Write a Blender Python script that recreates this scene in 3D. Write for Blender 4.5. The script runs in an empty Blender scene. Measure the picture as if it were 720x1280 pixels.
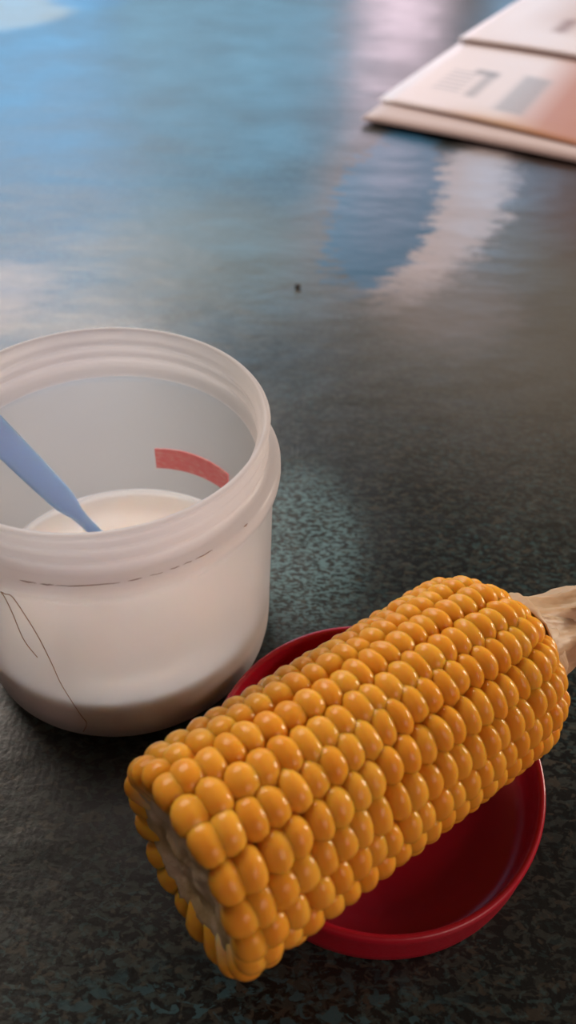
import bpy, bmesh, math, random
from mathutils import Vector, Matrix, noise
random.seed(7)
S = bpy.context.scene
C = S.collection
PI = math.pi

# ------------------------------------------------------------------ camera
F_PX = 964.6
cam_d = bpy.data.cameras.new('camera'); cam = bpy.data.objects.new('camera', cam_d); C.objects.link(cam)
cam_d.sensor_fit = 'VERTICAL'; cam_d.sensor_height = 24.0; cam_d.lens = F_PX/1280*24.0
cr = Vector((0.9989095, 0.03207524, 0.03392625)); cu = Vector((-0.04668845, 0.68625672, 0.72585942))
cf = Vector((0, 0.72665183, -0.6870059))
cam.matrix_world = Matrix(((cr.x, cu.x, -cf.x, 0), (cr.y, cu.y, -cf.y, 0), (cr.z, cu.z, -cf.z, 0.195037), (0, 0, 0, 1)))
cam_d.clip_start = 0.01
cam_d.dof.use_dof = True; cam_d.dof.focus_distance = 0.19; cam_d.dof.aperture_fstop = 8.0
S.camera = cam

# ------------------------------------------------------------------ world, lights, exposure
w = bpy.data.worlds.new('world'); S.world = w; w.use_nodes = True
w.node_tree.nodes['Background'].inputs[0].default_value = (0.55, 0.62, 0.7, 1)
w.node_tree.nodes['Background'].inputs[1].default_value = 0.35
S.view_settings.view_transform = 'Standard'; S.view_settings.look = 'None'
S.view_settings.exposure = 0.0; S.view_settings.gamma = 1.0
try: S.view_settings.use_curve_mapping = False
except Exception: pass
S.cycles.max_bounces = 10; S.cycles.diffuse_bounces = 5; S.cycles.glossy_bounces = 4
S.cycles.transmission_bounces = 10; S.cycles.transparent_max_bounces = 10
S.cycles.caustics_refractive = True; S.cycles.sample_clamp_indirect = 20

def area(name, loc, target, sx, sy, power, col):
    l = bpy.data.lights.new(name, 'AREA'); l.shape = 'RECTANGLE'; l.size = sx; l.size_y = sy
    l.energy = power; l.color = col
    o = bpy.data.objects.new(name, l); C.objects.link(o); o.location = loc
    o.rotation_euler = (Vector(target)-Vector(loc)).to_track_quat('-Z', 'Y').to_euler()
    return o
# unseen far lights added for the cloth sheen; side lights give kernel glints
area('sheen_light', (-0.86, 2.10, 0.60), (-0.86, 0, 0.60), 0.75, 0.95, 7.5, (0.14, 0.54, 0.98))
area('sheen_light_middle', (-0.19, 2.10, 0.56), (-0.19, 0, 0.56), 0.56, 0.75, 3.6, (0.22, 0.62, 0.95))
area('sheen_light_low', (0.21, 2.10, 0.31), (0.21, 0, 0.31), 0.20, 0.36, 1.0, (1.0, 0.78, 0.92))
area('sheen_light_right', (0.52, 2.10, 0.45), (0.52, 0, 0.45), 0.22, 0.60, 1.2, (0.32, 0.64, 1.0))
area('side_window_upper', (1.55, 1.00, 0.42), (0.02, 0.1, 0.04), 0.07, 0.26, 11.0, (1.0, 0.88, 0.72))
area('side_window_lower', (1.62, 0.80, 0.30), (0.02, 0.1, 0.04), 0.06, 0.20, 7.0, (1.0, 0.88, 0.72))
area('ceiling_light', (-0.95, 1.60, 1.35), (-0.02, 0.12, 0.0), 1.4, 0.8, 40.0, (1.0, 0.85, 0.74))
area('warm_fill', (0.95, -0.80, 0.85), (0.0, 0.12, 0.0), 0.8, 0.7, 8.5, (1.0, 0.68, 0.62))  # unseen warm fill added for tub front and corn's lower side

# ------------------------------------------------------------------ helpers
def mesh_obj(name, verts, faces, mat, parent=None, smooth=True):
    me = bpy.data.meshes.new(name); me.from_pydata([tuple(v) for v in verts], [], faces); me.update()
    bm = bmesh.new(); bm.from_mesh(me); bmesh.ops.recalc_face_normals(bm, faces=bm.faces); bm.to_mesh(me); bm.free()
    if smooth:
        for p in me.polygons: p.use_smooth = True
    if mat: me.materials.append(mat)
    o = bpy.data.objects.new(name, me); C.objects.link(o)
    if parent: o.parent = parent
    return o
def empty(name, loc=(0, 0, 0)):
    o = bpy.data.objects.new(name, None); C.objects.link(o); o.location = loc; o.empty_display_size = 0.01
    return o
def tag(o, label=None, cat=None, group=None, kind=None):
    if label: o['label'] = label
    if cat: o['category'] = cat
    if group: o['group'] = group
    if kind: o['kind'] = kind
    return o
def box(name, lo, hi, mat, parent=None):
    x0, y0, z0 = lo; x1, y1, z1 = hi
    v = [(x0,y0,z0),(x1,y0,z0),(x1,y1,z0),(x0,y1,z0),(x0,y0,z1),(x1,y0,z1),(x1,y1,z1),(x0,y1,z1)]
    f = [(0,3,2,1),(4,5,6,7),(0,1,5,4),(1,2,6,5),(2,3,7,6),(3,0,4,7)]
    return mesh_obj(name, v, f, mat, parent, smooth=False)
def catmull(pts, n):
    out = []
    P = [pts[0]] + list(pts) + [pts[-1]]
    for i in range(1, len(P)-2):
        p0, p1, p2, p3 = [Vector(q) for q in P[i-1:i+3]]
        for k in range(n):
            t = k/n
            out.append(0.5*((2*p1)+(p2-p0)*t+(2*p0-5*p1+4*p2-p3)*t*t+(3*p1-p0-3*p2+p3)*t**3))
    out.append(Vector(pts[-1]))
    return out
def lathe(prof, seg=128):
    """prof: list of (r,z); r=0 points become poles. returns verts, faces"""
    V = []; rows = []
    for r, z in prof:
        if r < 1e-7: rows.append([len(V)]); V.append((0, 0, z))
        else:
            rows.append(list(range(len(V), len(V)+seg)))
            V += [(r*math.cos(2*PI*k/seg), r*math.sin(2*PI*k/seg), z) for k in range(seg)]
    Fc = []
    for a, b in zip(rows, rows[1:]):
        for k in range(seg):
            k2 = (k+1) % seg
            if len(a) == 1: Fc.append((a[0], b[k], b[k2]))
            elif len(b) == 1: Fc.append((a[k], b[0], a[k2]))
            else: Fc.append((a[k], b[k], b[k2], a[k2]))
    return V, Fc

class Mat:
    def __init__(s, name):
        s.m = bpy.data.materials.new(name); s.m.use_nodes = True; s.t = s.m.node_tree
        s.n = s.t.nodes; s.l = s.t.links; s.b = s.n['Principled BSDF']; s.out = s.n['Material Output']
    def new(s, typ, **kw):
        n = s.n.new(typ)
        for k, v in kw.items():
            if k.startswith('i_'):
                key = k[2:]
                n.inputs[int(key) if key.isdigit() else key].default_value = v
            else: setattr(n, k, v)
        return n
    def coord(s, kind='Object', scale=(1, 1, 1), rot=(0, 0, 0), loc=(0, 0, 0)):
        c = s.new('ShaderNodeTexCoord'); m = s.new('ShaderNodeMapping')
        m.inputs['Scale'].default_value = scale; m.inputs['Rotation'].default_value = rot; m.inputs['Location'].default_value = loc
        s.l.new(c.outputs[kind], m.inputs[0]); return m.outputs[0]
    def noise(s, vec, scale, detail=3, rough=0.5, dist=0.0):
        n = s.new('ShaderNodeTexNoise'); n.inputs['Scale'].default_value = scale; n.inputs['Detail'].default_value = detail
        n.inputs['Roughness'].default_value = rough; n.inputs['Distortion'].default_value = dist
        if vec: s.l.new(vec, n.inputs['Vector'])
        return n
    def ramp(s, fac, stops, interp='LINEAR'):
        r = s.new('ShaderNodeValToRGB'); r.color_ramp.interpolation = interp
        while len(r.color_ramp.elements) < len(stops): r.color_ramp.elements.new(0.5)
        for e, (p, c) in zip(r.color_ramp.elements, stops):
            e.position = p; e.color = (c, c, c, 1) if not hasattr(c, '__len__') else (*c, 1)
        s.l.new(fac, r.inputs[0]); return r.outputs[0]
    def mix(s, fac, a, b, mode='MIX'):
        m = s.new('ShaderNodeMix', data_type='RGBA', blend_type=mode)
        for sock, v in ((m.inputs[0], fac), (m.inputs[6], a), (m.inputs[7], b)):
            if isinstance(v, (int, float)): sock.default_value = v
            elif isinstance(v, tuple): sock.default_value = (*v, 1)
            else: s.l.new(v, sock)
        return m.outputs[2]
    def math(s, op, a, b=0.0, c=None, clamp=False):
        m = s.new('ShaderNodeMath', operation=op, use_clamp=clamp)
        for i, v in enumerate((a, b) if c is None else (a, b, c)):
            if isinstance(v, (int, float)): m.inputs[i].default_value = v
            else: s.l.new(v, m.inputs[i])
        return m.outputs[0]
    def bump(s, h, strength, dist):
        b = s.new('ShaderNodeBump'); b.inputs['Strength'].default_value = strength; b.inputs['Distance'].default_value = dist
        s.l.new(h, b.inputs['Height']); return b.outputs[0]
    def set(s, **kw):
        for k, v in kw.items():
            i = s.b.inputs[k.replace('_', ' ')]
            if isinstance(v, (int, float)): i.default_value = v
            elif isinstance(v, tuple): i.default_value = (*v, 1) if len(v) == 3 and i.type == 'RGBA' else v
            else: s.l.new(v, i)
        return s

def plain(name, col, rough=0.6, **kw):
    m = Mat(name); m.set(Base_Color=col, Roughness=rough, **kw); return m.m

# ------------------------------------------------------------------ table material: printed mottled oilcloth
def table_mat():
    m = Mat('printed_oilcloth')
    co = m.coord()
    warp = m.noise(co, 60, 3)
    # flecks of the granite-like print
    def flecks(scale, lo, hi, seed, stretch=(1.0, 1.6, 1)):
        v = m.coord(scale=stretch, loc=(seed, seed*0.7, 0))
        n = m.noise(v, scale, 2.5, 0.6, 0.6)
        return m.ramp(n.outputs['Fac'], [(lo, 0.0), (hi, 1.0)])
    big = m.noise(co, 11, 3, 0.55)
    bigf = m.ramp(big.outputs['Fac'], [(0.35, 0.0), (0.65, 1.0)])
    base = m.mix(bigf, (0.003, 0.004, 0.004), (0.008, 0.009, 0.007))
    f1 = flecks(300, 0.50, 0.56, 3.1)
    f2 = flecks(380, 0.55, 0.60, 7.7)
    f3 = flecks(240, 0.58, 0.63, 1.3)
    zone = m.ramp(m.noise(co, 17, 2, 0.5).outputs['Fac'], [(0.42, 0.25), (0.60, 1.0)])
    col = m.mix(m.math('MULTIPLY', f1, 0.8), base, (0.030, 0.037, 0.031))
    col = m.mix(m.math('MULTIPLY', f3, 0.8), col, (0.045, 0.042, 0.030))
    col = m.mix(m.math('MULTIPLY', f2, m.math('MULTIPLY', zone, 0.35)), col, (0.05, 0.12, 0.12))
    def spot(cx, cy, rx, ry, soft=0.6):
        mp = m.new('ShaderNodeMapping', vector_type='TEXTURE'); mp.inputs['Location'].default_value = (cx, cy, 0); mp.inputs['Scale'].default_value = (rx, ry, 1)
        m.l.new(co, mp.inputs[0]); g = m.new('ShaderNodeTexGradient', gradient_type='SPHERICAL'); m.l.new(mp.outputs[0], g.inputs[0])
        return m.ramp(g.outputs['Fac'], [(0.0, 0.0), (soft, 1.0)], 'EASE')
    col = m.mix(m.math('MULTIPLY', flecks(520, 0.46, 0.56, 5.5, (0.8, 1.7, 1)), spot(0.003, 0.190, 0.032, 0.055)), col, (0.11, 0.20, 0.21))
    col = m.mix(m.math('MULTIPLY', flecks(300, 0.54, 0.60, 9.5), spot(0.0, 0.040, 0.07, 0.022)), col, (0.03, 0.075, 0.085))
    # soft colour fields, each at its own place on the cloth
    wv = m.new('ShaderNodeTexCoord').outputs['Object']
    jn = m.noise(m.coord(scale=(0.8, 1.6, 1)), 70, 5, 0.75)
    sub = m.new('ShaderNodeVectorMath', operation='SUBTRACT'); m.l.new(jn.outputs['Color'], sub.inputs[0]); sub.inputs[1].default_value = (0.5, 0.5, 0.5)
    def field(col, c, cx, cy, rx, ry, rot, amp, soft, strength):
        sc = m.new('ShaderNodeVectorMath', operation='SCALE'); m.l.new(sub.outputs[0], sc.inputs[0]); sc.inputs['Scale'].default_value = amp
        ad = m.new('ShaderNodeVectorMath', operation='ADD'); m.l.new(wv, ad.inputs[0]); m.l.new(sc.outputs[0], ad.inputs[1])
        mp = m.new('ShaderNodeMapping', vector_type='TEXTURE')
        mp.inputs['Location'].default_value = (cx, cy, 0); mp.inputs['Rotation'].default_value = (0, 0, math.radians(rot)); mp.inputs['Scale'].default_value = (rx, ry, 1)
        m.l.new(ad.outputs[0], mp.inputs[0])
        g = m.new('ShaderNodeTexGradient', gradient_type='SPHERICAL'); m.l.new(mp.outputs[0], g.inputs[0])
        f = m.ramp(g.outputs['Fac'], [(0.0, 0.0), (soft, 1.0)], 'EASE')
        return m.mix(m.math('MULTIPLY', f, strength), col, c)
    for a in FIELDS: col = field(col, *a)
    # fine embossed grain
    rib = m.new('ShaderNodeTexWave', wave_type='BANDS', bands_direction='X'); rib.inputs['Scale'].default_value = 150
    rib.inputs['Distortion'].default_value = 1.0; rib.inputs['Detail Scale'].default_value = 30
    m.l.new(co, rib.inputs['Vector'])
    gr = m.noise(m.coord(scale=(1, 1, 1)), 700, 2, 0.5)
    h = m.math('ADD', m.math('MULTIPLY', rib.outputs['Fac'], 0.12), m.math('MULTIPLY', gr.outputs['Fac'], 1.0))
    nb0 = m.new('ShaderNodeBump'); nb0.inputs['Strength'].default_value = 0.35; nb0.inputs['Distance'].default_value = 0.004
    m.l.new(m.noise(m.coord(scale=(1, 1.6, 1)), 14, 3, 0.55).outputs['Fac'], nb0.inputs['Height'])      # slight waves of the cloth
    nbn = m.new('ShaderNodeBump'); nbn.inputs['Strength'].default_value = 0.12; nbn.inputs['Distance'].default_value = 0.0006
    m.l.new(h, nbn.inputs['Height']); m.l.new(nb0.outputs[0], nbn.inputs['Normal']); nb = nbn.outputs[0]
    rn = m.noise(co, 14, 3)
    ro = m.ramp(rn.outputs['Fac'], [(0.3, 0.30), (0.7, 0.40)])
    m.set(Base_Color=col, Roughness=ro, Normal=nb, IOR=1.5)
    return m.m
# colour, centre x, y, radius x, y, rotation, edge warp, softness, strength
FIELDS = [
    ((0.14, 0.14, 0.09), -0.050, 0.420, 0.11, 0.12, 0, 0.05, 0.8, 0.6),  # olive sheen of the far wall put into the cloth colour
    ((0.19, 0.17, 0.135), 0.110, 0.390, 0.16, 0.23, 0, 0.05, 0.8, 0.6),  # mid-right brightness lifted in the cloth colour
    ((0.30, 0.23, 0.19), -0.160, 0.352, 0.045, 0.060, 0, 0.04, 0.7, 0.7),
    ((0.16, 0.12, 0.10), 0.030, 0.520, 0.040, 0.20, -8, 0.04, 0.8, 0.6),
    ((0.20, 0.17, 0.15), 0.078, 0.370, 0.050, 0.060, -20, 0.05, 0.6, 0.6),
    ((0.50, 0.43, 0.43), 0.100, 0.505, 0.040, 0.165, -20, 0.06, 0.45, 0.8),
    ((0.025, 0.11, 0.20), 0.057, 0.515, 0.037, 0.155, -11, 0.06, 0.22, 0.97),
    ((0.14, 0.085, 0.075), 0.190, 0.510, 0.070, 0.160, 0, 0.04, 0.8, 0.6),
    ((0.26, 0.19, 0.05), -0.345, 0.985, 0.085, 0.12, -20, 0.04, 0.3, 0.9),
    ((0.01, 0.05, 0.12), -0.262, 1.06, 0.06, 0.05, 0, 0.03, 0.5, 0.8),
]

# ------------------------------------------------------------------ setting
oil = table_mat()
wallm = Mat('wall_plaster'); wn = wallm.noise(wallm.coord(), 6, 4)
wallm.set(Base_Color=wallm.ramp(wn.outputs['Fac'], [(0.3, (0.50, 0.47, 0.38)), (0.7, (0.58, 0.54, 0.45))]), Roughness=0.8)
wall2 = plain('wall_dark_plaster', (0.16, 0.13, 0.11), 0.85)
floorm = Mat('floor_cement'); fn = floorm.noise(floorm.coord(), 5, 5)
floorm.set(Base_Color=floorm.ramp(fn.outputs['Fac'], [(0.3, (0.10, 0.09, 0.08)), (0.7, (0.16, 0.14, 0.12))]), Roughness=0.6)
ceilm = plain('ceiling_paint', (0.09, 0.085, 0.075), 0.9)
for nm, lo, hi, mt in (('floor', (-1.9, -1.5, -0.80), (1.9, 2.3, -0.75), floorm.m),
                       ('ceiling', (-1.9, -1.5, 1.75), (1.9, 2.3, 1.80), ceilm),
                       ('wall_back', (-1.9, 2.2, -0.75), (1.9, 2.3, 1.75), wallm.m),
                       ('wall_front', (-1.9, -1.6, -0.75), (1.9, -1.5, 1.75), wall2),
                       ('wall_left', (-1.9, -1.5, -0.75), (-1.8, 2.2, 1.75), wall2),
                       ('wall_right', (1.8, -1.5, -0.75), (1.9, 2.2, 1.75), wall2)):
    tag(box(nm, lo, hi, mt), kind='structure')

legm = plain('table_leg_wood', (0.10, 0.06, 0.035), 0.5)
table = empty('dining_table', (0, 0.55, -0.75))
tag(table, 'table under a dark speckled glossy cloth, carrying tub, corn and newspapers', 'table')
bm = bmesh.new()
def grid_top():
    o = box('tabletop', (-0.80, -0.70, 0.722), (0.80, 0.80, 0.7488), legm, table)
    return o
grid_top()
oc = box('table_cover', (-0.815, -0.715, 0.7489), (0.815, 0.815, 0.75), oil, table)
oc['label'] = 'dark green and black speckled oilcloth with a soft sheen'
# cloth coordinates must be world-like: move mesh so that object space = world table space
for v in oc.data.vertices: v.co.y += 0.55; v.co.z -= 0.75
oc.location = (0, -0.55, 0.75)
for sx in (-1, 1):
    for sy in (-1, 1):
        box('leg', (sx*0.72-0.03, sy*0.64+0.05-0.03, 0), (sx*0.72+0.03, sy*0.64+0.05+0.03, 0.722), legm, table)
TZ = 0.0

# ------------------------------------------------------------------ tub
TUB = Vector((-0.04734, 0.15131, 0.0002))
def frosted():
    m = Mat('frosted_polypropylene')
    n = m.noise(m.coord(), 35, 3)
    col = m.ramp(n.outputs['Fac'], [(0.3, (0.88, 0.85, 0.84)), (0.7, (0.92, 0.89, 0.88))])
    fine = m.noise(m.coord(), 900, 2)
    nb = m.bump(fine.outputs['Fac'], 0.05, 0.0003)
    m.set(Base_Color=col, Roughness=0.34, Normal=nb, IOR=1.45)
    tr = m.new('ShaderNodeBsdfTranslucent'); m.l.new(col, tr.inputs[0])
    gl = m.new('ShaderNodeBsdfRefraction', distribution='GGX'); gl.inputs['Roughness'].default_value = 0.55; gl.inputs['IOR'].default_value = 1.15
    gl.inputs['Color'].default_value = (0.99, 0.99, 0.99, 1)
    m1 = m.new('ShaderNodeMixShader'); m1.inputs[0].default_value = 0.55
    m.l.new(m.b.outputs[0], m1.inputs[1]); m.l.new(tr.outputs[0], m1.inputs[2])
    sz = m.new('ShaderNodeSeparateXYZ'); m.l.new(m.new('ShaderNodeTexCoord').outputs['Object'], sz.inputs[0])
    zr = m.new('ShaderNodeMapRange'); m.l.new(sz.outputs[2], zr.inputs[0])      # the neck is moulded thicker, so it lets less through
    for q, v in zip((1, 2, 3, 4), (0.0650, 0.0668, 0.79, 0.30)): zr.inputs[q].default_value = v
    z2 = m.new('ShaderNodeMapRange'); m.l.new(sz.outputs[2], z2.inputs[0])      # foot mixed more opaque as well, to brighten the drink band seen through it
    for q, v in zip((1, 2, 3, 4), (0.0155, 0.0195, 0.62, 1.0)): z2.inputs[q].default_value = v
    fr = m.math('MULTIPLY', zr.outputs[0], z2.outputs[0])
    m2 = m.new('ShaderNodeMixShader'); m.l.new(fr, m2.inputs[0])
    tp = m.new('ShaderNodeBsdfTransparent'); m3 = m.new('ShaderNodeMixShader'); m3.inputs[0].default_value = 0.40
    m.l.new(gl.outputs[0], m3.inputs[1]); m.l.new(tp.outputs[0], m3.inputs[2])
    m.l.new(m1.outputs[0], m2.inputs[1]); m.l.new(m3.outputs[0], m2.inputs[2])
    m.l.new(m2.outputs[0], m.out.inputs[0])
    return m.m
tub = empty('plastic_tub', TUB)
tag(tub, 'round frosted clear plastic tub without lid, holding a pale drink, standing at the left', 'tub')
outer = [(0, .0009), (.033, .0009), (.0345, .0004), (.0362, 0), (.0385, .0004), (.0408, .0020), (.0422, .0045), (.0427, .0075),
         (.04285, .012), (.0430, .035), (.0431, .0605), (.0433, .0618), (.0440, .0628), (.0448, .0642), (.0450, .0660), (.0449, .0680), (.0443, .0692),
         (.0425, .0697), (.0412, .0703), (.0409, .0716), (.0411, .0724), (.0418, .0729), (.0418, .0736), (.0411, .0742), (.0409, .0755),
         (.0411, .0764), (.0417, .0769), (.0417, .0776), (.0411, .0783), (.0410, .0793), (.0413, .0800), (.0419, .0803), (.0421, .0808), (.0418, .0812), (.0411, .08135)]
inner = [(.0405, .0812), (.0402, .0805), (.0401, .0790), (.0396, .0782), (.0389, .0777), (.0389, .0769), (.0398, .0762), (.0402, .0752), (.0398, .0744), (.0390, .0738), (.0390, .0730),
         (.0400, .0722), (.0402, .0705), (.0397, .0690), (.0391, .0677), (.0390, .0668), (.0397, .0661), (.0413, .0650), (.0419, .0625), (.0418, .035), (.0416, .012),
         (.0411, .0075), (.0402, .0045), (.0385, .0028), (.034, .0022), (0, .0022)]
V, Fc = lathe(outer+inner, 160)
mesh_obj('tub_body', V, Fc, frosted(), tub)
# sticker curved against the inner wall at the back
stk = Mat('red_sticker')
sn = stk.noise(stk.coord(scale=(1, 1, 2.5)), 420, 3, 0.6)
stk.set(Base_Color=stk.ramp(sn.outputs['Fac'], [(0.35, (0.95, 0.24, 0.25)), (0.58, (0.96, 0.32, 0.32)), (0.66, (0.97, 0.45, 0.42))]), Roughness=0.5)
V = []; Fc = []; ns = 24
for k in range(ns+1):
    a = math.radians(47.0 + (85.0-47.0)*k/ns)
    zl, zh = 0.0300 + 0.0008*math.sin(k/ns*PI), 0.0380 + 0.0010*math.sin(k/ns*PI)
    for r in (0.04165, 0.04125):
        V += [(r*math.cos(a), r*math.sin(a), zl), (r*math.cos(a), r*math.sin(a), zh)]
for k in range(ns):
    a = 4*k; b = a+4
    Fc += [(a, a+1, b+1, b), (a+2, b+2, b+3, a+3), (a+1, a+3, b+3, b+1), (a, b, b+2, a+2)]
Fc += [(0, 2, 3, 1), (4*ns, 4*ns+1, 4*ns+3, 4*ns+2)]
st = mesh_obj('sticker', V, Fc, stk.m, tub, smooth=False); st['label'] = 'small curved red sticker strip on the inner back wall'
# grime line caught above the collar
gm = Mat('grime'); gm.set(Base_Color=(0.36, 0.28, 0.25), Roughness=0.8)
random.seed(3)
V = []; Fc = []
def ribbon(a0, a1, r, z, hw):
    n = max(4, int((a1-a0)/2)); base = len(V)
    for k in range(n+1):
        a = math.radians(a0+(a1-a0)*k/n); h = 1.5*hw*math.sin(PI*k/n)**0.5*random.uniform(.5, 1.0)+1e-6; zz = z+random.uniform(-.0001, .0001)
        for rr in (r, r+.00008):
            V.append((rr*math.cos(a), rr*math.sin(a), zz-h)); V.append((rr*math.cos(a), rr*math.sin(a), zz+h))
    for k in range(n):
        a = base+4*k; b = a+4
        Fc.extend([(a, b, b+1, a+1), (a+2, a+3, b+3, b+2), (a+1, b+1, b+3, a+3), (a, a+2, b+2, b)])
for a0, a1, hw in ((-102, -97, .00018), (-96, -92, .00015), (-92, -74, .00011), (-72, -68, .00012), (-60, -57, .00008), (-52, -46, .00012), (-33, -31, .00022), (-66, -62, .00006), (-56, -53, .0001)):
    ribbon(a0, a1, 0.0444, 0.0692, hw)
g = mesh_obj('grime_line', V, Fc, gm.m, tub); g['kind'] = 'stuff'; g['label'] = 'thin dark line of grime along the collar'

# drink
dm = Mat('milky_drink'); dn = dm.noise(dm.coord(), 60, 2)
dm.set(Base_Color=dm.ramp(dn.outputs['Fac'], [(0.3, (0.95, 0.79, 0.72)), (0.7, (0.96, 0.81, 0.74))]), Roughness=0.22,
       Subsurface_Weight=1.0, Subsurface_Radius=(1.0, 0.8, 0.65), Subsurface_Scale=0.020)
ZM = 0.01865
prof = [(0, .0024), (.0338, .0024), (.0383, .0030), (.0399, .0046), (.0408, .0076), (.0413, .012), (.04145, ZM+.0016), (.0412, ZM+.0007), (.0409, ZM+.0001), (.0400, ZM-.0003), (.030, ZM-.0003), (.015, ZM-.0003), (0, ZM-.0003)]
V, Fc = lathe(prof, 128)
drink = mesh_obj('milky_drink', V, Fc, dm.m); drink.location = TUB
tag(drink, 'pale pinkish milky drink filling the bottom of the frosted tub', 'drink')

# hair stuck on the outside
hm = plain('hair_brown', (0.30, 0.16, 0.09), 0.5)
def tube(name, pts, rad, mat, parent=None, n=6, sub=6, taper=None):
    P = catmull(pts, sub); V = []; Fc = []
    for i, p in enumerate(P):
        t = (P[min(i+1, len(P)-1)]-P[max(i-1, 0)]).normalized()
        a = t.orthogonal() if i == 0 else (a - t*a.dot(t)); a.normalize(); b = t.cross(a)
        r = rad if taper is None else rad*taper(i/(len(P)-1))
        V += [p + a*(r*math.cos(2*PI*k/n)) + b*(r*math.sin(2*PI*k/n)) for k in range(n)]
    for i in range(len(P)-1):
        for k in range(n):
            Fc.append((i*n+k, i*n+(k+1) % n, (i+1)*n+(k+1) % n, (i+1)*n+k))
    Fc += [tuple(range(n))[::-1], tuple(range((len(P)-1)*n, len(P)*n))]
    return V, Fc
def cyl(a, z, r): return (r*math.cos(math.radians(a)), r*math.sin(math.radians(a)), z)
R1 = 0.04325
strand = [cyl(-105.59, .0389, R1), cyl(-108.82, .0448, R1), cyl(-109.96, .0548, R1), cyl(-110.7, .0602, R1+.0002), cyl(-110.9, .0620, .0438), cyl(-109.0, .0622, .0441), cyl(-107.4, .0612, R1+.0003),
          cyl(-105.0, .0545, R1), cyl(-102.58, .0468, R1), cyl(-100.84, .0377, R1), cyl(-99.43, .0286, R1), cyl(-95.86, .0165, R1-.0001), cyl(-94.46, .0121, R1-.0002), cyl(-96.5, .0075, .0431)]
V, Fc = tube('hair', strand, 0.00010, hm)
hair = mesh_obj('hair', V, Fc, hm); hair.location = TUB
tag(hair, 'thin brown hair stuck in a loop on the outside of the frosted tub', 'hair')

# ------------------------------------------------------------------ spoon
sm = Mat('blue_plastic')
sm.set(Base_Color=(0.36, 0.58, 0.98), Roughness=0.3, Subsurface_Weight=0.7, Subsurface_Radius=(0.5, 0.8, 1.0), Subsurface_Scale=0.003)
M = Vector((-0.06034, 0.17204, 0.01865)); RP = Vector((-0.08778, 0.16064, 0.0826))
ax = (RP-M).normalized(); L0 = (RP-M).length
camv = (Vector((0, 0, 0.195))-(M+RP)/2).normalized()
side = ax.cross(camv).normalized()      # flat of the handle faces the eye
nrm = side.cross(ax).normalized()
spoon = empty('plastic_spoon', M)
tag(spoon, 'light blue plastic spoon standing in the drink, leaning on the tub rim', 'spoon')
def strip(name, secs, mat, parent, dish=0.0):
    """secs: (dist along, half width, half thickness, bend)"""
    V = []; Fc = []; n = 12
    for s, hw, ht, bd in secs:
        c = ax*s + nrm*bd
        for k in range(n):
            a = 2*PI*k/n; ca, sa = math.cos(a), math.sin(a)
            x = math.copysign(abs(ca)**0.5, ca)*hw; y = math.copysign(abs(sa)**0.7, sa)*ht
            y += dish*(x/hw if hw > 0 else 0)**2*hw
            V.append(c + side*x + nrm*y)
    m_ = len(secs)
    for i in range(m_-1):
        for k in range(n): Fc.append((i*n+k, i*n+(k+1) % n, (i+1)*n+(k+1) % n, (i+1)*n+k))
    Fc += [tuple(range(n))[::-1], tuple(range((m_-1)*n, m_*n))]
    return mesh_obj(name, V, Fc, mat, parent)
strip('handle', [(-.004, .0018, .0009, 0), (0.0, .0018, .0009, 0), (.008, .0019, .0009, 0), (.012, .0022, .0009, 0), (.0155, .0030, .0009, 0), (.0185, .0036, .0009, 0), (.022, .0038, .0009, 0), (.035, .0041, .0009, 0),
                 (.06, .0043, .0009, 0), (.080, .0046, .0009, 0), (.092, .0046, .0009, 0), (.096, .0038, .0008, 0), (.098, .002, .0006, 0)], sm.m, spoon)
bd = strip('bowl', [(-.0135, .0012, .0004, .0005), (-.0125, .0030, .0004, .0003), (-.010, .0042, .0004, 0), (-.007, .0040, .0004, 0), (-.0045, .0026, .0006, 0), (-.003, .0018, .0009, 0)], sm.m, spoon, dish=0.25)

# ------------------------------------------------------------------ red lid used as a dish
LID = Vector((0.02518, 0.10051, 0.0002))
rm_ = Mat('red_plastic'); rn_ = rm_.noise(rm_.coord(), 500, 2)
rm_.set(Base_Color=(0.38, 0.007, 0.022), Roughness=rm_.ramp(rn_.outputs['Fac'], [(0.3, 0.28), (0.7, 0.40)]), Subsurface_Weight=0.35, Subsurface_Radius=(1.0, 0.25, 0.25), Subsurface_Scale=0.003)
prof = [(0, .0006), (.036, .0006), (.0395, 0), (.0417, .0006), (.0425, .0020), (.0427, .005), (.0426, .0110), (.0428, .0125), (.0428, .0140), (.0425, .0148), (.0419, .0150), (.0413, .0147),
        (.0410, .0138), (.0408, .0100), (.0405, .0050), (.0395, .0032), (.0375, .0024), (.0340, .0022), (.0330, .0017), (.020, .0016), (0, .0016)]
V, Fc = lathe(prof, 160)
lid = mesh_obj('red_lid', V, Fc, rm_.m); lid.location = LID
tag(lid, 'shallow round red plastic lid lying open side up under the corn', 'lid')

# ------------------------------------------------------------------ corn
P0 = Vector((-0.0179, 0.0603, 0.0408)); AZ, EL, LEN = 0.6796, -0.0529, 0.0965
RA, TP = 0.0237, -0.0696
A = Vector((math.cos(EL)*math.cos(AZ), math.cos(EL)*math.sin(AZ), math.sin(EL)))
SD = Vector((-math.sin(AZ), math.cos(AZ), 0)); U = A.cross(SD)*-1
if U.z < 0: U = -U
corn = empty('corn_cob', P0)
tag(corn, 'boiled yellow corn cob with one cut end, lying across the red lid', 'corn')
corn.rotation_euler = Matrix(((A.x, SD.x, U.x), (A.y, SD.y, U.y), (A.z, SD.z, U.z))).to_euler()
# local frame: x along cob, y side, z up
NR, NK = 20, 24
def Rout(x):
    t = x/LEN; k = 1.0
    if t < 0.05: k = 0.955+0.045*(t/0.05)
    if t > 0.86: k = 1-0.50*((t-0.86)/0.17)**2.4
    return RA*(1-TP*min(max(t, 0), 1))*k
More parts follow.
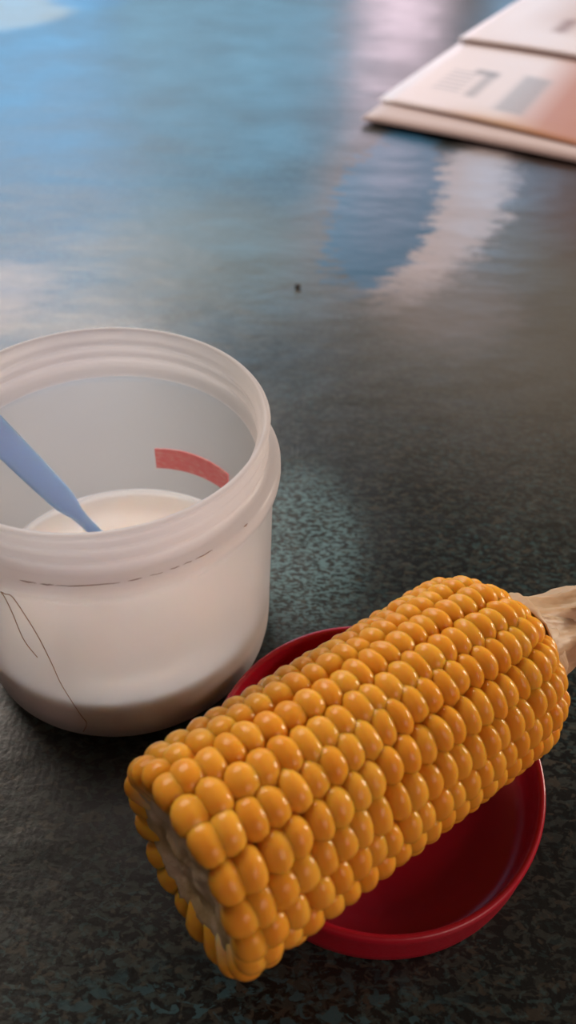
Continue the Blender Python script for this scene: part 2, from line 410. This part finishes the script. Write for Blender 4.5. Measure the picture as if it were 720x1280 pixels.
# stations by arc length with spacing easing from wide (cut end) to narrow (stalk end)
xs = [0.0005]
sp = lambda i: 0.00490 - 0.0015*(i/NK)
for i in range(NK-1):
    x = xs[-1]
    dr = (Rout(x+1e-4)-Rout(x-1e-4))/2e-4
    xs.append(x + sp(i)/math.sqrt(1+dr*dr))
km = Mat('corn_kernel')
oi = m_oi = km.new('ShaderNodeObjectInfo')
kc = km.ramp(oi.outputs['Random'], [(0.0, (0.78, 0.345, 0.035)), (0.5, (0.81, 0.385, 0.045)), (1.0, (0.84, 0.43, 0.055))])
kn = km.noise(km.coord(scale=(300, 300, 300)), 1.0, 3)
kc2 = km.mix(km.math('MULTIPLY', kn.outputs['Fac'], 0.25), kc, (0.62, 0.17, 0.004))
kz = km.new('ShaderNodeSeparateXYZ'); km.l.new(km.new('ShaderNodeTexCoord').outputs['Object'], kz.inputs[0])
kzr = km.new('ShaderNodeMapRange'); kzr.inputs[1].default_value = -0.8; kzr.inputs[2].default_value = -2.2; kzr.inputs[3].default_value = 0; kzr.inputs[4].default_value = 1
km.l.new(kz.outputs[2], kzr.inputs[0]); kc2 = km.mix(kzr.outputs[0], kc2, (0.80, 0.54, 0.26))
kb = km.bump(km.noise(km.coord(scale=(900, 900, 900)), 1.0, 2).outputs['Fac'], 0.06, 0.0004)
km.set(Base_Color=kc2, Roughness=0.17, Subsurface_Weight=0.8, Subsurface_Radius=(1.0, 0.40, 0.06), Subsurface_Scale=0.0034, IOR=1.42, Specular_IOR_Level=0.24, Normal=kb)
def kernel_mesh(seed):
    """unit kernel: x thickness, y width, z outward; crown at z=0, root at z=-1.9"""
    rnd = random.Random(seed); nu, nv = 14, 9
    V = []; Fc = []
    prof = [(0.0, 0.0), (-0.03, 0.26), (-0.12, 0.50), (-0.26, 0.70), (-0.44, 0.85), (-0.68, 0.96), (-0.95, 1.0), (-1.4, 0.94), (-2.6, 0.80)]
    ph = rnd.uniform(0, 6.28); lean = rnd.uniform(-.10, .10); dent = rnd.uniform(.0, .03)
    V.append((lean*0.2, 0, -dent))
    for z, r in prof[1:]:
        for k in range(nu):
            a = 2*PI*k/nu; c, s = math.cos(a), math.sin(a)
            e = 0.93 + 0.05*min(1, -z)
            x = math.copysign(abs(c)**e, c)*r; y = math.copysign(abs(s)**e, s)*r
            wob = 1+0.05*math.sin(2*a+ph)+0.03*math.sin(3*a+ph*2)
            V.append((x*wob+lean*(1+z)*0.5, y*wob, z))
    for k in range(nu): Fc.append((0, 1+k, 1+(k+1) % nu))
    for j in range(len(prof)-2):
        a = 1+j*nu; b = a+nu
        for k in range(nu): Fc.append((a+k, b+k, b+(k+1) % nu, a+(k+1) % nu))
    Fc.append(tuple(range(1+(len(prof)-2)*nu, 1+(len(prof)-1)*nu))[::-1])
    me = bpy.data.meshes.new('kernel'); me.from_pydata(V, [], Fc); me.update()
    for p in me.polygons: p.use_smooth = True
    me.materials.append(km.m); return me
KM = [kernel_mesh(i) for i in range(6)]
rnd = random.Random(11)
kern = []
inv = Matrix.Translation(P0) @ corn.rotation_euler.to_matrix().to_4x4()
PHASE = 0.10
for j in range(NR):
    off = (0.5 if j % 2 else 0.0) + rnd.uniform(-.15, .15)
    rowj = rnd.uniform(-.02, .02)
    for i in range(NK):
        x = xs[i] + off*sp(i)*0.8*min(1, .08+i*.45) + rnd.gauss(0, .00018) + 0.0012
        th = 2*PI*(j+PHASE)/NR + rowj + rnd.gauss(0, .010) + 0.03*math.sin(i*0.45+j)
        R = Rout(x); dr = (Rout(x+1e-4)-Rout(x-1e-4))/2e-4
        er = Vector((0, math.cos(th), math.sin(th))); et = Vector((0, -math.sin(th), math.cos(th))); ex = Vector((1, 0, 0))
        n = (er - ex*dr); 
        if i == 0: n = n + ex*-0.10
        n.normalize(); tx = et.cross(n).normalized()
        if tx.x < 0: tx = -tx
        hx = sp(i)*0.5*1.38*rnd.uniform(.96, 1.06); hy = PI*R/NR*1.16*rnd.uniform(.96, 1.04); hz = 0.0038*(0.65+0.35*R/RA)*rnd.uniform(.95, 1.05)
        p = ex*x + er*(R + rnd.gauss(0, .00016))
        rot = Matrix(((tx.x, et.x, n.x), (tx.y, et.y, n.y), (tx.z, et.z, n.z)))
        if rot.determinant() < 0: rot = Matrix(((tx.x, -et.x, n.x), (tx.y, -et.y, n.y), (tx.z, -et.z, n.z)))
        rot = rot @ Matrix.Rotation(rnd.gauss(0, .05), 3, 'Z') @ Matrix.Rotation(rnd.gauss(0, .04)+0.06, 3, 'Y')
        mw = Matrix.Translation(p) @ rot.to_4x4() @ Matrix.Diagonal((hx, hy, hz, 1))
        wp = inv @ p; wn_ = inv.to_3x3() @ n
        vis = wn_.dot((Vector((0, 0, .195))-wp).normalized())
        kern.append((vis, mw))
kern.sort(key=lambda q: -q[0])
for k, (vis, mw) in enumerate(kern[:300]):
    o = bpy.data.objects.new('kernel', KM[rnd.randrange(6)]); C.objects.link(o); o.parent = corn; o.matrix_local = mw
V = []; Fc = []
for vis, mw in kern[300:]:
    me = KM[0]; b = len(V)
    V += [mw @ v.co for v in me.vertices]; Fc += [tuple(b+i for i in p.vertices) for p in me.polygons]
if V:
    o = mesh_obj('kernels', V, Fc, km.m, corn); o['kind'] = 'stuff'
# cob core with the fibrous cut face
cm = Mat('cob_core')
cn = cm.noise(cm.coord(scale=(350, 350, 350)), 1.0, 5, 0.65)
pn = cm.noise(cm.coord(scale=(110, 110, 110)), 1.0, 3, 0.6)
cc = cm.mix(cn.outputs['Fac'], (0.40, 0.25, 0.11), (0.74, 0.56, 0.32))
cc = cm.mix(cm.ramp(pn.outputs['Fac'], [(0.42, 0.0), (0.62, 1.0)]), cc, (0.76, 0.57, 0.40))
cm.set(Base_Color=cc, Roughness=0.55, Normal=cm.bump(cn.outputs['Fac'], 0.5, 0.0008), Subsurface_Weight=0.3, Subsurface_Radius=(1, .5, .3), Subsurface_Scale=.002)
V = []; Fc = []; seg = 64
rad = [0.0, .06, .14, .24, .34, .44, .54, .64, .74, .84, .92, 1.0]
RC = 0.0170
for q in rad:
    for k in range(seg):
        a = 2*PI*k/seg; r = RC*q
        nz = noise.noise(Vector((r*math.cos(a)*330, r*math.sin(a)*330, 2.0)))*.0011 + noise.noise(Vector((r*math.cos(a)*900, r*math.sin(a)*900, 5.0)))*.0005
        dep = 0.0030*(1-q**2)*0.5 + 0.0018*math.exp(-((q-.55)/.16)**2)*0.8
        V.append((0.0004+dep*0.9+nz*.9+.0010*q**5, r*math.cos(a), r*math.sin(a)))
nst = 24
for i in range(1, nst+1):
    x = 0.0026 + (LEN-0.0036)*i/nst
    for k in range(seg):
        a = 2*PI*k/seg; r = min(RC*1.02, max(Rout(x)-.0050, .008))
        V.append((x, r*math.cos(a), r*math.sin(a)))
tot = len(rad)+nst
for i in range(tot-1):
    for k in range(seg): Fc.append((i*seg+k, i*seg+(k+1) % seg, (i+1)*seg+(k+1) % seg, (i+1)*seg+k))
Fc.append(tuple(range((tot-1)*seg, tot*seg)))
core = mesh_obj('core', V, Fc, cm.m, corn); core['label'] = 'pale fibrous cut end of the cob'
# husk: collar of leaf bases and the twisted tail
hk = Mat('husk'); hn = hk.noise(hk.coord(scale=(60, 420, 420)), 1.0, 4, 0.6); hn2 = hk.noise(hk.coord(scale=(120, 120, 120)), 1.0, 3)
hc = hk.mix(hn.outputs['Fac'], (0.42, 0.25, 0.13), (0.64, 0.44, 0.26))
hc = hk.mix(hk.ramp(hn2.outputs['Fac'], [(0.45, 0.0), (0.7, 0.6)]), hc, (0.50, 0.27, 0.12))
hk.set(Base_Color=hc, Roughness=0.5, Normal=hk.bump(hn.outputs['Fac'], 0.4, 0.0005), Subsurface_Weight=0.25, Subsurface_Radius=(1, .5, .25), Subsurface_Scale=.003)
def leaf(phi0, phi1, path, width, thick=0.0006, twist=0.0, name='husk_leaf'):
    """path: list of (x, radius, bendy, bendz); leaf arcs around the axis from phi0 to phi1"""
    V = []; Fc = []; nw = 12; n = len(path)
    for s_ in range(2):
        for i, (x, r, by, bz) in enumerate(path):
            tw = twist*i/(n-1)
            for k in range(nw+1):
                f = k/nw; a = phi0+(phi1-phi0)*f + tw
                rr = r + (0 if s_ == 0 else -thick) + 0.0011*math.sin(f*PI*5+i*.7)*min(1, r/.008)
                ed = abs(2*f-1)**4*0.0010
                V.append((x+ed, by+(rr-ed)*math.cos(a), bz+(rr-ed)*math.sin(a)))
    m_ = n*(nw+1)
    for i in range(n-1):
        for k in range(nw):
            a = i*(nw+1)+k; b = a+nw+1
            Fc += [(a, a+1, b+1, b), (m_+a, m_+b, m_+b+1, m_+a+1)]
    for i in range(n-1):
        a = i*(nw+1); b = a+nw+1; Fc += [(a, b, m_+b, m_+a)]; a += nw; b += nw; Fc += [(a, m_+a, m_+b, b)]
    for k in range(nw):
        Fc += [(k, m_+k, m_+k+1, k+1)]; a = (n-1)*(nw+1)+k; Fc += [(a, a+1, m_+a+1, m_+a)]
    o = mesh_obj(name, V, Fc, hk.m, corn); return o
def tail(r0, r1, dx=0.0, n=14):
    out = []
    for i in range(n):
        t = i/(n-1); x = LEN-0.004+dx + 0.046*t
        r = r0 + (r1-r0)*min(1, t*2.2) + .0006*math.sin(t*14)
        out.append((x, r, -0.016*t**1.5, 0.006*t**1.3+0.001*t))
    return out
HUSK = [(0.2, 1.9, .0150, .0088, .9), (1.6, 3.2, .0155, .0092, .9), (2.9, 4.6, .0148, .0086, 1.1), (4.2, 5.6, .0152, .0090, .8), (5.3, 6.9, .0156, .0094, .7)]
for a0, a1, r0, r1, tw in HUSK: leaf(a0, a1, tail(r0, r1), 1, twist=tw)
# inner stalk
V, Fc = tube('stalk', [(LEN-.004, 0, 0), (LEN+.01, 0, 0), (LEN+.026, -.004, .002), (LEN+.044, -.013, .006)], 0.0072, hk.m, n=20)
mesh_obj('stalk', V, Fc, hk.m, corn)
# collar: a torn leaf base hugging the end of the cob
def band(a0, a1, x0, r0, x1, r1, name='husk_band'):
    n = 8
    path = [(x0+(x1-x0)*i/(n-1), r0+(r1-r0)*i/(n-1)+.0006*math.sin(i/(n-1)*PI), 0, 0) for i in range(n)]
    return leaf(a0, a1, path, 1, name=name)
b1 = band(0.5, 3.4, LEN+.0005, .0168, LEN+.0070, .0122); b1['label'] = 'pale torn husk band around the stalk end'

# ------------------------------------------------------------------ newspapers
def paper_mat(name, kind):
    m = Mat(name)
    uv = m.new('ShaderNodeTexCoord').outputs['UV']
    sep = m.new('ShaderNodeSeparateXYZ'); m.l.new(uv, sep.inputs[0]); X, Y = sep.outputs[0], sep.outputs[1]
    def rect(x0, x1, y0, y1, e=0.004):
        def edge(v, a, up):
            r = m.new('ShaderNodeMapRange', clamp=True); m.l.new(v, r.inputs[0])
            r.inputs[1].default_value = a-e; r.inputs[2].default_value = a+e
            r.inputs[3].default_value = 0 if up else 1; r.inputs[4].default_value = 1 if up else 0
            return r.outputs[0]
        a = m.math('MULTIPLY', edge(X, x0, True), edge(X, x1, False)); b = m.math('MULTIPLY', edge(Y, y0, True), edge(Y, y1, False))
        return m.math('MULTIPLY', a, b)
    n = m.noise(uv, 3, 4)
    col = m.mix(n.outputs['Fac'], (0.78, 0.68, 0.68), (0.86, 0.77, 0.76))
    def lines(freq, axis=Y, duty=0.5):
        s = m.math('FRACT', m.math('MULTIPLY', axis, freq)); return m.math('LESS_THAN', s, duty)
    for r, c, st, ln in PRINT[kind]:
        mk = rect(*r)
        if ln: mk = m.math('MULTIPLY', mk, lines(ln))
        elif st < 1:
            pass
        col = m.mix(m.math('MULTIPLY', mk, st), col, c)
    bl = m.noise(uv, 9, 3)
    m.set(Base_Color=col, Roughness=0.5, Normal=m.bump(n.outputs['Fac'], 0.1, 0.002))
    return m.m
# rectangles in sheet space (x across the lower edge, y along the left edge), colour, strength, text line frequency
PRINT = {
 'front': [((0.30, 2, -0.5, 2, 0.05), (0.50, 0.19, 0.11), 0.85, 0), ((0.16, 2, -0.5, 0.02, 0.06), (0.55, 0.24, 0.09), 0.75, 0), ((0.20, 0.34, -0.5, 0.10, 0.06), (0.62, 0.36, 0.14), 0.45, 0),
           ((0.070, 0.135, 0.20, 0.50, 0.006), (0.34, 0.33, 0.36), 0.50, 22), ((0.150, 0.176, 0.20, 0.50, 0.008), (0.22, 0.22, 0.24), 0.55, 0), ((0.120, 0.176, 0.47, 0.53, 0.008), (0.16, 0.16, 0.18), 0.65, 0),
           ((0.238, 0.292, 0.14, 0.55, 0.006), (0.17, 0.18, 0.20), 0.70, 34), ((0.230, 0.300, 0.12, 0.57, 0.010), (0.36, 0.36, 0.38), 0.45, 0)],
 'rear': [((0.24, 2, 0.35, 2, 0.15), (0.46, 0.24, 0.13), 0.8, 0), ((0.255, 0.30, 0.28, 0.52, 0.02), (0.22, 0.08, 0.04), 0.75, 0)],
}
def sheet(name, c, ex, ey, mat, z0, z1fun, thick=0.0004, parent=None, nx=28, ny=20):
    """sheet spanned from corner c by vectors ex, ey (2D); z1fun(u,v) gives extra height"""
    V = []; Fc = []
    for s_ in range(2):
        for j in range(ny+1):
            for i in range(nx+1):
                u, v = i/nx, j/ny
                p = Vector((c[0]+ex[0]*u+ey[0]*v, c[1]+ex[1]*u+ey[1]*v, z0+z1fun(u, v) - s_*thick)); V.append(p)
    m_ = (nx+1)*(ny+1)
    for j in range(ny):
        for i in range(nx):
            a = j*(nx+1)+i; b = a+nx+1
            Fc += [(a, a+1, b+1, b), (m_+a, m_+b, m_+b+1, m_+a+1)]
    for i in range(nx):
        Fc += [(i, m_+i, m_+i+1, i+1)]; a = ny*(nx+1)+i; Fc += [(a, a+1, m_+a+1, m_+a)]
    for j in range(ny):
        a = j*(nx+1); b = a+nx+1; Fc += [(a, b, m_+b, m_+a)]; a += nx; b += nx; Fc += [(a, m_+a, m_+b, b)]
    me = bpy.data.meshes.new(name); me.from_pydata([tuple(v) for v in V], [], Fc); me.update()
    uvl = me.uv_layers.new(name='UVMap')
    for lp in me.loops:
        k = lp.vertex_index % m_; uvl.data[lp.index].uv = ((k % (nx+1))/nx, (k//(nx+1))/ny)
    for p in me.polygons: p.use_smooth = True
    me.materials.append(mat)
    o = bpy.data.objects.new(name, me); C.objects.link(o)
    if parent: o.parent = parent
    return o
pf, pr = paper_mat('newsprint_front', 'front'), paper_mat('newsprint_rear', 'rear')
pin = plain('newsprint_inner', (0.62, 0.50, 0.47), 0.7)
A1 = Vector((0.043, 0.657)); EX = Vector((0.1535, -0.0730))*2.1; EY = Vector((0.111, 0.246))*1.18
n1 = empty('newspaper', (A1.x, A1.y, 0))
tag(n1, 'folded newspaper lying lowest, blank pale corner with grey print blocks, nearer the tub', 'newspaper', 'folded newspapers on the table')
# sheets in local coordinates
sheet('sheet', (0.000, 0.000), EX, EY, pin, 0.0030, lambda u, v: 0.0012*math.sin(u*5+.5), parent=n1)
sheet('sheet', (0.001, 0.001), EX, EY, pin, 0.0042, lambda u, v: 0.0012*math.sin(u*5+.5), parent=n1)
top = sheet('sheet', (0.0150, 0.044), EX*1.0 + Vector((.012, -.052)), EY*0.86, pf, 0.0058, lambda u, v: 0.0014*math.sin(u*5+.5) + 0.0008*(1-v)**2*math.sin(u*9), parent=n1)
top['label'] = 'top page with grey text blocks and an orange photograph'
A2 = Vector((0.1506, 0.9092)); EX2 = Vector((0.1101, -0.0571))*2.4; EY2 = Vector((0.109, 0.2304))*1.25
n2 = empty('newspaper', (A2.x, A2.y, 0))
tag(n2, 'second folded newspaper lying behind and partly over the first, at the upper right edge', 'newspaper', 'folded newspapers on the table')
sheet('sheet', (0, 0), EX2, EY2, pin, 0.0088, lambda u, v: 0.0, parent=n2)
sheet('sheet', (0.001, 0.003), EX2, EY2, pr, 0.0105, lambda u, v: 0.0012*(1-v)*math.sin(u*5), parent=n2)
sheet('sheet', (0.006, 0.012), EX2*0.97, EY2*0.97, pin, 0.0073, lambda u, v: 0.0, parent=n2)

# crumb on the cloth
crm = plain('crumb_dark', (0.02, 0.015, 0.01), 0.7)
V = []; Fc = []
for u in range(7):
    for v_ in range(9):
        ph = PI*u/6; th = 2*PI*v_/9; q = 1+.25*noise.noise(Vector((u, v_, 1.3)))
        V.append((math.sin(ph)*math.cos(th)*.0017*q, math.sin(ph)*math.sin(th)*.0022*q, .0011*(1-math.cos(ph)*q*.9)))
for u in range(6):
    for v_ in range(9): Fc.append((u*9+v_, u*9+(v_+1) % 9, (u+1)*9+(v_+1) % 9, (u+1)*9+v_))
cb = mesh_obj('crumb', V, Fc, crm); cb.location = (-0.0005, 0.3796, 0.0)
tag(cb, 'tiny dark crumb on the cloth behind the tub', 'crumb')
